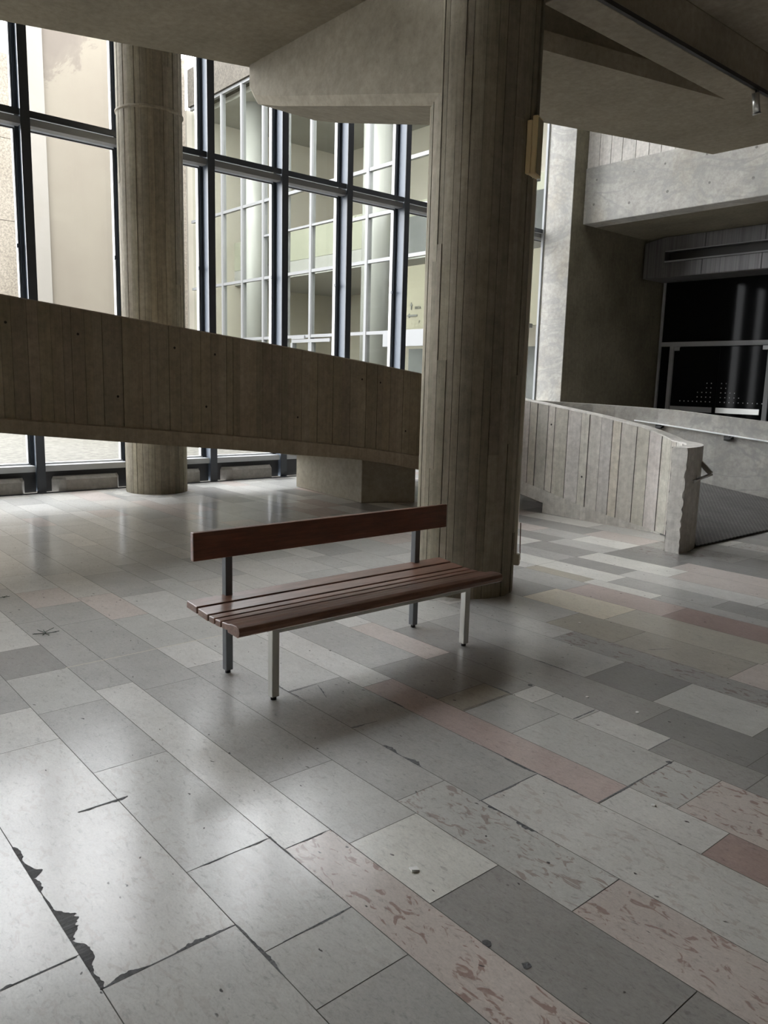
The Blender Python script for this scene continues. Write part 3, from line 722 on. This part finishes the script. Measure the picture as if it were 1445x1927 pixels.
beam([(-6.88, 4.24, 4.5), (-6.80, 4.15, 4.5), (-6.42, 4.045, 4.5), (-4.29, 3.553, 4.5)], 4.10, 4.84, .075, 'concrete_beam', 'deep tapering concrete beam running from the near column to the left towards the windows', M['conc_smooth'])
mb = MB(); mb.box(-4.03, -3.735, 4.86, 13.0, 4.35, 4.72)
tag(mb.build('concrete_beam', M['conc_smooth'], bevel=.008), 'long narrow concrete beam at the top right carrying the spotlight track', 'beam')
mb = MB(); mb.box(-3.732, -3.700, 4.6, 12.5, 4.352, 4.385)
tag(mb.build('light_track', M['black_metal']), 'thin black light track along the top right beam', 'track')
sp = thing('spotlight', (-3.72, 7.58, 4.33), 'small cylindrical spotlight hanging from the black track at top right', 'spotlight')
mb = MB(); mb.cyl((0, 0, .03), (0, 0, -.03), .008, 8); mb.build('stem', M['black_metal'], sp)
mb = MB(); a = Vector((-.005, .0, -.0)); b = Vector((.0, .055, -.165)); mb.cyl(a, b, .032, 20); mb.build('lamp_can', M['chrome'], sp)
mb = MB(); d = (b - a).normalized(); mb.cyl(b, b + d * .012, .037, 20); mb.build('rim', M['alu_white'], sp)
# far lintel beam, bright from the windows
mb = MB(); mb.box(-10.33, 9.0, 14.1, 14.55, 4.95, 6.05)
rr = random.Random(3)
for k in range(13):
    x = -10.0 + (k % 7) * .78 + rr.uniform(-.1, .1); z = (5.78 if k < 7 else 5.28) + rr.uniform(-.06, .06); q = rr.uniform(.018, .03)
    mb.poly([(x + q * math.cos(2 * PI * i / 9), 14.098, z + q * math.sin(2 * PI * i / 9)) for i in range(9)], grey(.5))
tag(mb.build('lintel_beam', M['conc_pale'], bevel=.015), 'broad pale stained concrete lintel beam over the dark entrance recess', 'beam')
mb = MB(); rr = random.Random(9); x = -10.33
while x < 6:
    w = rr.uniform(.26, .31); t = rr.uniform(.78, .98); mb.box(x + .006, x + w - .006, 14.13, 14.40, 6.05, ZT, grey(t)); x += w
mb.box(-10.33, 6, 14.16, 14.3, 6.04, ZT, grey(.2))
struct(mb.build('wall_upper', M['conc_ramp_lit']))
# walls
def wall(name, *b, mat='conc_dark'):
    mb = MB(); mb.box(*b); return struct(mb.build(name, M[mat]))
fin = MB()
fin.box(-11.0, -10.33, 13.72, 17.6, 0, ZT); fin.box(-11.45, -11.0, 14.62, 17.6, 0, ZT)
fo = struct(fin.build('wall_left', M['conc_dark']))  # dark concrete puts the shade away from the windows into the colour
fp_ = MB(); fp_.box(-10.97, -10.325, 13.70, 13.719, 0, ZT); fp_.build('lit_end_face', M['conc_pale'], fo)  # paler facing: window light on the wall end put into the colour
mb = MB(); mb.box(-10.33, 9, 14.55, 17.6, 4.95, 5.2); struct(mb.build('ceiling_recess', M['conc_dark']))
wall('wall_back', -11.4, 9.3, -10.3, -9.95, 0, ZT, mat='conc_board')
wall('wall_right', 9.0, 9.3, -9.95, 17.6, 0, ZT, mat='conc_smooth')

# ------------------------------------------------------------------ entrance: glazed doors, duct
YD = 17.4
root = bpy.data.objects.new('door_1', None); col.objects.link(root); struct(root); root.location = (-8.75, YD, 0)
def dchild(mb, name, mat, parent=root, bevel=0):
    o = mb.build(name, mat, parent, bevel=bevel)
    o.location = -Vector(root.location) if parent is root else (0, 0, 0); return o
mb = MB(); mb.box(-10.29, -10.24, YD - .06, YD + .06, 0, 4.93); mb.box(-10.29, 6, YD - .06, YD + .06, 2.62, 2.72); mb.box(-10.0, -9.91, YD - .05, YD + .05, 0, 2.62)
mb.box(-7.70, -7.60, YD - .06, YD + .06, 0, 2.62); mb.box(-5.2, -5.1, YD - .06, YD + .06, 0, 4.93); mb.box(-2.5, -2.4, YD - .06, YD + .06, 0, 4.93)
dchild(mb, 'frame', M['alu_dull'])
mb = MB(); mb.box(-10.24, 6, YD - .006, YD + .006, 2.72, 4.93); dchild(mb, 'upper_pane', M['glass_door'])
mb = MB(); mb.box(-7.60, 6, YD - .006, YD + .006, 0, 2.62); mb.box(-10.24, -10.0, YD - .006, YD + .006, 0, 2.62); dchild(mb, 'side_pane', M['glass_door'])
for (a, b, nm) in ((-9.90, -8.80, 0), (-8.78, -7.72, 1)):
    mb = MB(); mb.box(a, b, YD - .006, YD + .006, .1, 2.60); lf = dchild(mb, 'leaf', M['glass_door'])
    mb = MB(); mb.box(a + .03 if nm else a + .02, b - .05, YD - .05, YD - .02, 1.115, 1.235); dchild(mb, 'push_plate', M['chrome'] if nm else M['alu_dull'], lf)
    mb = MB(); mb.box(a, b, YD - .02, YD + .02, 0, .1); dchild(mb, 'kick_rail', M['alu_dull'], lf)
    mb = MB(); mb.box((a if nm == 0 else b - .11), (a + .13 if nm == 0 else b), YD - .03, YD + .03, 2.52, 2.61); dchild(mb, 'corner_patch', M['alu_white'] if nm else M['alu_dull'], lf)
    mb = MB()
    c0 = -8.92 if nm == 0 else -8.68; sg = -1 if nm == 0 else 1
    for r, nrow in enumerate((8, 4, 4, 2, 2) if nm == 0 else (10, 5, 4, 2, 2)):
        for k in range(nrow):
            x = c0 + sg * k * .105; z = 1.36 + r * .105
            mb.box(x - .011, x + .011, YD - .009, YD - .0065, z - .011, z + .011)
    dchild(mb, 'dot_marking', M['alu_white'], lf)
# the lobby behind the doors, its unlit dark painted in near black
mb = MB()
for b in ((-10.33, 6, 20.4, 20.6, 0, 5.2), (-10.5, -10.33, 17.6, 20.6, 0, 5.2), (6, 6.2, 17.5, 20.6, 0, 5.2), (-10.33, 6, 17.6, 20.6, 4.95, 5.2), (-10.5, 9, 17.6, 20.6, -.3, 0)): mb.box(*b)
struct(mb.build('wall_lobby', M['void']))
wall('wall_far', 6, 9.3, YD, 17.6, 0, 4.95); wall('wall_over_doors', -10.33, 9, YD + .07, 17.6, 4.93, ZT)
# boxed duct above the doors
dc = thing('ventilation_duct', (-7.5, 16.4, 4.08), 'grey metal duct casing with a long dark slot hanging over the glass doors', 'duct')
def kid(mb, name, mat, bevel=0):
    o = mb.build(name, mat, dc, bevel=bevel); o.location = -Vector(dc.location); return o
mb = MB(); mb.box(-9.76, 2, 16.4, 17.3, 4.635, 4.93); mb.box(-9.76, 2, 16.4, 17.3, 4.08, 4.395); mb.hull([(-10.27, 16.4), (-9.76, 16.4), (-9.76, 17.3), (-10.27, 17.3)], 4.08, [4.86, 4.93, 4.93, 4.86])
kid(mb, 'casing', M['duct'], .01)
mb = MB(); mb.box(-9.76, 2, 16.62, 16.66, 4.395, 4.635)
kid(mb, 'slot', M['duct_dark'])
mb = MB(); mb.box(-9.74, 2, 16.36, 16.398, 4.396, 4.425); mb.box(-9.74, 2, 16.37, 16.398, 4.62, 4.636); kid(mb, 'slot_lip', M['alu_dull'])
for x in (-8.87, -7.60, -6.3):
    for xx, z0, z1 in ((x, 4.08, 4.39), (x + .04, 4.64, 4.92)):
        mb = MB(); mb.box(xx - .008, xx + .008, 16.392, 16.4, z0, z1); kid(mb, 'seam', M['black_metal'])

# ------------------------------------------------------------------ bench
BX, BY = -3.43, 2.73
bench = thing('bench', (BX, BY, 0), 'brown slatted wooden bench with a plank backrest on square steel legs', 'bench')
def bk(mb, name, mat, parent=bench, bevel=0):
    o = mb.build(name, mat, parent, bevel=bevel); o.location = (-BX, -BY, 0) if parent is bench else (0, 0, 0); return o
ya, yb_ = 1.805, 3.655
def slat(prof, y0, y1, name):
    mb = MB(); A = [(x, y0, z) for x, z in prof]; B = [(x, y1, z) for x, z in prof]; n = len(prof)
    mb.poly(A); mb.poly(B[::-1])
    for i in range(n): j = (i + 1) % n; mb.poly([A[i], B[i], B[j], A[j]])
    return bk(mb, name, M['wood_seat'], bevel=.004)
def rect(x0, x1, z0, z1, tilt=0): return [(x0, z0), (x1, z0 + tilt), (x1, z1 + tilt), (x0, z1)]
slat(rect(-3.675, -3.563, .408, .446, -.008), ya, yb_, 'seat_slat')
slat(rect(-3.551, -3.446, .398, .434, -.008), ya, yb_, 'seat_slat')
slat(rect(-3.434, -3.380, .392, .424, -.001), ya, yb_, 'seat_slat')
slat(rect(-3.368, -3.314, .391, .423, .001), ya, yb_, 'seat_slat')
slat(rect(-3.302, -3.242, .392, .425, .004), ya, yb_, 'seat_slat')
slat([(-3.228, .392), (-3.135, .388), (-3.118, .398), (-3.113, .420), (-3.120, .438), (-3.145, .446), (-3.195, .443), (-3.228, .436)], ya - .01, yb_ + .01, 'front_slat')
# legs 45 mm square tube
M['steel_leg_dark'] = simple('blue grey painted leg', (.15, .165, .18), .5)
def leg(x, y, z1, nm='leg', w=.042, mat=None):
    mb = MB(); mb.box(x - w / 2, x + w / 2, y - w / 2, y + w / 2, .018, z1); l = bk(mb, nm, mat or M['legsteel'], bevel=.003)
    f = MB(); f.cyl((x, y, 0), (x, y, .018), .015, 14); bk(f, 'foot', M['rubber_black'], l)
for y in (2.040, 3.425):
    leg(-3.200, y, .386); leg(-3.665, y, .70, mat=M['steel_leg_dark'])
mb = MB(); mb.box(-3.222, -3.178, 2.062, 3.403, .352, .386); bk(mb, 'front_rail', M['legsteel'], bevel=.003)
for y in (2.040, 3.425):
    mb = MB(); mb.box(-3.643, -3.222, y - .02, y + .02, .348, .386); bk(mb, 'side_rail', M['legsteel'], bevel=.003)
mb = MB(); mb.hull([(-3.643, ya + .01), (-3.610, ya + .01), (-3.610, yb_ - .005), (-3.643, yb_ - .005)], .664, .815); bk(mb, 'backrest', M['wood_back'], bevel=.005)

# ------------------------------------------------------------------ litter on the floor
rr = random.Random(5)
mb = MB(); mb.hull([(-1.735, 1.64), (-1.712, 1.632), (-1.700, 1.655), (-1.722, 1.664)], .0005, [.004, .009, .006, .005])
tag(mb.build('paper_scrap', M['paper']), 'tiny folded scrap of white paper on the pale slab in the foreground', 'paper')
def sprig(cx, cy, n, L, seed, label):
    rr = random.Random(seed); mb = MB()
    for i in range(n):
        a = rr.uniform(0, 2 * PI); x = cx + rr.uniform(-.02, .02); y = cy + rr.uniform(-.02, .02); l = L * rr.uniform(.5, 1)
        mb.cyl((x, y, .003), (x + l * math.cos(a), y + l * math.sin(a), rr.uniform(.003, .015)), .0018, 5)
    tag(mb.build('pine_sprig', M['pine']), label, 'sprig')
sprig(-4.92, 1.46, 11, .075, 2, 'small dark green pine sprig lying on the floor left of the bench')
sprig(-5.91, 1.46, 4, .06, 3, 'curled dry twig on the floor at the left edge of the photo')
for (x, y), t in zip([(-2.24, 3.36), (-1.97, 3.40), (-1.44, 2.66), (-3.05, 4.42)], ['white crumb on the dark slab right of the small pale square tile', 'white crumb between the dark slab and the pale long slab at right', 'white crumb on the light slab beside the pink slab', 'white crumb on the brownish slab right of the near column']):
    mb = MB(); mb.cyl((x, y, 0), (x, y, .004), .009, 7); tag(mb.build('crumb', M['paper']), t, 'crumb', 'crumbs on the floor')

# ------------------------------------------------------------------ outdoors
mb = MB(); mb.box(-60, -11.45, -40, 60, -.2, -.02); struct(mb.build('ground', M['ext_pave']))
# far wall across the courtyard
XF = -27.8
fw = thing('courtyard_building', (XF, 6, 0), 'tall windowless beige building across the courtyard with pebbled panels and a stained plain wall', 'building')
def fk(mb, name, mat):
    o = mb.build(name, mat, fw); o.location = -Vector(fw.location); return o
mb = MB(); mb.box(XF - .6, XF, 8.95, 12.3, -.1, 12.8); fk(mb, 'plain_wall', M['ext_beige'])
mb = MB(); mb.box(XF - .6, XF + .12, 8.45, 8.95, -.1, 12.9); fk(mb, 'pilaster', M['ext_pale'])
mb = MB()
y = 8.44; 
while y > 5.5:
    for z0 in (-.1, 1.4, 3.9, 6.4, 8.9): mb.box(XF - .5, XF - .02, y - 1.19, y, z0 + .008, (z0 + 2.5 if z0 > 0 else 1.4) - .008)
    y -= 1.21
mb.box(XF - .55, XF - .06, 4.9, 8.45, -.1, 11.3, ); fk(mb, 'pebbled_panel', M['ext_pebble'])
mb = MB(); mb.box(XF - .5, XF + .0, 12.31, 13.3, -.1, 3.3); mb.box(XF - .5, XF, 12.31, 13.3, 3.32, 6.2); mb.box(XF - .5, XF, 12.31, 13.3, 6.22, 9.9); mb.box(XF - .5, XF, 12.31, 13.3, 9.92, 12.8); mb.box(XF - .5, XF, 13.3, 13.9, -.1, 12.8); fk(mb, 'corner_panel', M['ext_pebble'])
# glazed wing at right angles to our windows
YW = 14.0
wg = thing('glazed_wing', (-19.5, YW, 0), 'white framed glass wing of the building seen through the windows right of the back column', 'building')
def wk(mb, name, mat):
    o = mb.build(name, mat, wg); o.location = -Vector(wg.location); return o
mx = [-26.63 + 1.331 * k for k in range(0, 12)]
for x in mx:
    mb = MB(); mb.box(x - .05, x + .05, YW - .04, YW + .12, 0, 11.1); wk(mb, 'mullion', M['wing_frame'])
for i, z in enumerate((2.94, 4.85, 7.24, 11.1)):
    mb = MB(); mb.box(-27.6, -11.5, YW - .02, YW + .09, z - .045, z + .045); wk(mb, 'transom', M['wing_frame'])
mb = MB(); mb.box(-18.68, -11.5, YW - .02, YW + .09, 6.0, 6.09); mb.box(-22.6, -18.7, YW - .02, YW + .09, 6.13, 6.19); wk(mb, 'transom', M['wing_frame'])
allx = [-27.6] + mx + [-11.5]
for a, b in zip(allx, allx[1:]):
    mb = MB(); mb.box(a + .05, b - .05, YW + .03, YW + .04, 0, 11.05); wk(mb, 'pane', M['glass_far'])
mb = MB(); mb.box(-27.6, -11.5, YW - .1, YW + .4, 11.15, 12.4); wk(mb, 'roof_fascia', M['wing_fascia'])
mb = MB(); mb.box(-28.3, -11.6, 14.45, 21.3, 11.0, 11.2); wk(mb, 'roof_slab', M['wing_dark'])
mb = MB(); mb.box(-28.3, -11.6, 21.0, 21.3, 0, 11.2); wk(mb, 'back_wall', M['wing_wall'])
mb = MB(); mb.box(-28.3, -28.0, 14.05, 21, 0, 11.2); wk(mb, 'side_wall', M['wing_wall'])
mb = MB(); mb.box(-28, -11.6, 16.0, 16.2, 5.75, 6.8); wk(mb, 'inner_parapet', M['wing_conc'])
mb = MB(); mb.box(-28, -11.6, 16.0, 20.9, 5.2, 5.74); wk(mb, 'gallery_slab', M['wing_white'])
mb = MB(); mb.box(-28, -11.6, 14.2, 21, -.1, 0); wk(mb, 'wing_floor', M['wing_wall'])
for x in (-25.3, -18.45):
    mb = MB(); mb.cyl((x, 15.25, 0), (x, 15.25, 11.1), .42, 40); wk(mb, 'round_column', M['wing_white'])
mb = MB(); mb.cyl((-17.35, 15.0, 0), (-17.35, 15.0, 5.0), .07, 14); mb.cyl((-17.35, 15.0, 1.9), (-17.35, 15.0, 2.0), .09, 14); wk(mb, 'pipe', M['pipe'])
mb = MB(); mb.box(-20.9, -18.9, YW - .06, YW - .02, 2.75, 2.85); mb.box(-20.95, -20.85, YW - .06, YW + .1, 0, 2.75); mb.box(-19.9, -19.82, YW - .06, YW + .1, 0, 2.75); mb.box(-18.8, -18.7, YW - .06, YW + .1, 0, 2.75); mb.box(-20.9, -20.2, YW - .07, YW - .03, 2.86, 2.96)
wk(mb, 'door_frame', M['wing_frame'])
mb = MB(); mb.box(-16.5, -11.6, YW + .55, YW + .65, 3.0, 4.7); wk(mb, 'sign_panel', M['ext_pebble_plain'])
mb = MB(); mb.box(-16.5, -11.6, YW + .5, YW + .6, 4.92, 5.95); wk(mb, 'grey_panel', M['wing_dark2'])
mb = MB(); mb.box(-16.5, -11.6, YW - .05, YW + .1, 2.56, 2.9); wk(mb, 'door_head', M['wing_frame'])
mb = MB(); mb.box(-16.6, -11.6, YW + 1.0, YW + 1.1, 0, 2.55); wk(mb, 'recess_shade_sheet', M['wing_dark2'])  # dark sheet painted in for the shade inside the recess
# direction sign lettering
sg = thing('direction_sign', (-15.9, YW + .54, 3.4), 'dark arrows and lettering on a pale panel outdoors, seen just left of the near column', 'sign')
def text(body, x, z, size):
    cu = bpy.data.curves.new('lettering', 'FONT'); cu.body = body; cu.size = size; cu.extrude = .004
    to = bpy.data.objects.new('tmp', cu); col.objects.link(to)
    dg = bpy.context.evaluated_depsgraph_get(); me = bpy.data.meshes.new_from_object(to.evaluated_get(dg))
    bpy.data.objects.remove(to)
    me.materials.clear(); me.materials.append(M['sign_ink'])
    o = bpy.data.objects.new('lettering', me); col.objects.link(o); o.parent = sg
    o.rotation_euler = (PI / 2, 0, 0); o.location = (x + 15.9, -.002, z - 3.4); return o
def up_arrow(x, z, s):
    mb = MB(); y0, y1 = -.008, 0
    def pr(p):
        A = [(a, y0, b) for a, b in p]; B = [(a, y1, b) for a, b in p]; mb.poly(A); mb.poly(B[::-1])
        for i in range(len(p)): j = (i + 1) % len(p); mb.poly([A[i], B[i], B[j], A[j]])
    pr([(x - .06 * s, z), (x + .06 * s, z), (x + .06 * s, z + .32 * s), (x - .06 * s, z + .32 * s)]); pr([(x - .17 * s, z + .32 * s), (x + .17 * s, z + .32 * s), (x, z + .62 * s)])
    return mb
def sk_(mb, n):
    o = mb.build(n, M['sign_ink'], sg); o.location = (15.9, 0, -3.4); return o
sk_(up_arrow(-16.04, 3.555, .32), 'arrow')
mb = MB(); mb.box(-16.10, -15.79, -.008, 0, 3.375, 3.425); mb.hull([(-16.22, -.008), (-16.10, -.008), (-16.10, 0), (-16.22, 0)], [3.399, 3.34, 3.34, 3.399], [3.401, 3.46, 3.46, 3.401]); sk_(mb, 'arrow')
text('BREA', -15.90, 3.565, .105); text('F', -15.725, 3.195, .10)

# ------------------------------------------------------------------ light and camera
w = bpy.data.worlds.new('Overcast sky'); scene.world = w; w.use_nodes = True
nt = w.node_tree; bg = nt.nodes['Background']
tc = nt.nodes.new('ShaderNodeTexCoord'); sx = nt.nodes.new('ShaderNodeSeparateXYZ'); nt.links.new(tc.outputs['Generated'], sx.inputs[0])
r = nt.nodes.new('ShaderNodeValToRGB'); nt.links.new(sx.outputs[2], r.inputs[0])
e = r.color_ramp.elements; e[0].position = 0; e[0].color = (.93, .95, .97, 1); e[1].position = .7; e[1].color = (.97, 1.0, 1.03, 1)
nt.links.new(r.outputs[0], bg.inputs[0]); bg.inputs[1].default_value = 4.9
sun = bpy.data.lights.new('Sun', 'SUN'); sun.energy = .5; sun.angle = .35; sun.color = (1, .93, .82)
so = bpy.data.objects.new('Sun', sun); col.objects.link(so)
so.rotation_euler = Vector((-.55, .28, -.79)).to_track_quat('-Z', 'Y').to_euler()

cam = bpy.data.cameras.new('Camera'); co = bpy.data.objects.new('Camera', cam); col.objects.link(co)
cam.sensor_fit = 'VERTICAL'; cam.sensor_height = 36; cam.lens = 1470 / 1927 * 36
p, rl, yw = math.radians(9.395), math.radians(-1.506), math.radians(-49.366)
f = Vector((math.sin(yw) * math.cos(p), math.cos(yw) * math.cos(p), -math.sin(p)))
xr = Vector((math.cos(yw), -math.sin(yw), 0)); dn = f.cross(xr)
x2 = xr * math.cos(rl) + dn * math.sin(rl); d2 = dn * math.cos(rl) - xr * math.sin(rl)
mw = Matrix((x2, -d2, -f)).transposed().to_4x4(); mw.translation = (0, 0, 1.6)
co.matrix_world = mw; cam.clip_start = .05; cam.clip_end = 300
scene.camera = co
vs = scene.view_settings; vs.view_transform = 'Standard'; vs.look = 'None'; vs.gamma = 1; vs.exposure = 1.3
scene.cycles.max_bounces = 14; scene.cycles.diffuse_bounces = 7; scene.cycles.transparent_max_bounces = 24; scene.cycles.glossy_bounces = 5
scene.cycles.use_denoising = True; scene.cycles.sample_clamp_indirect = 6
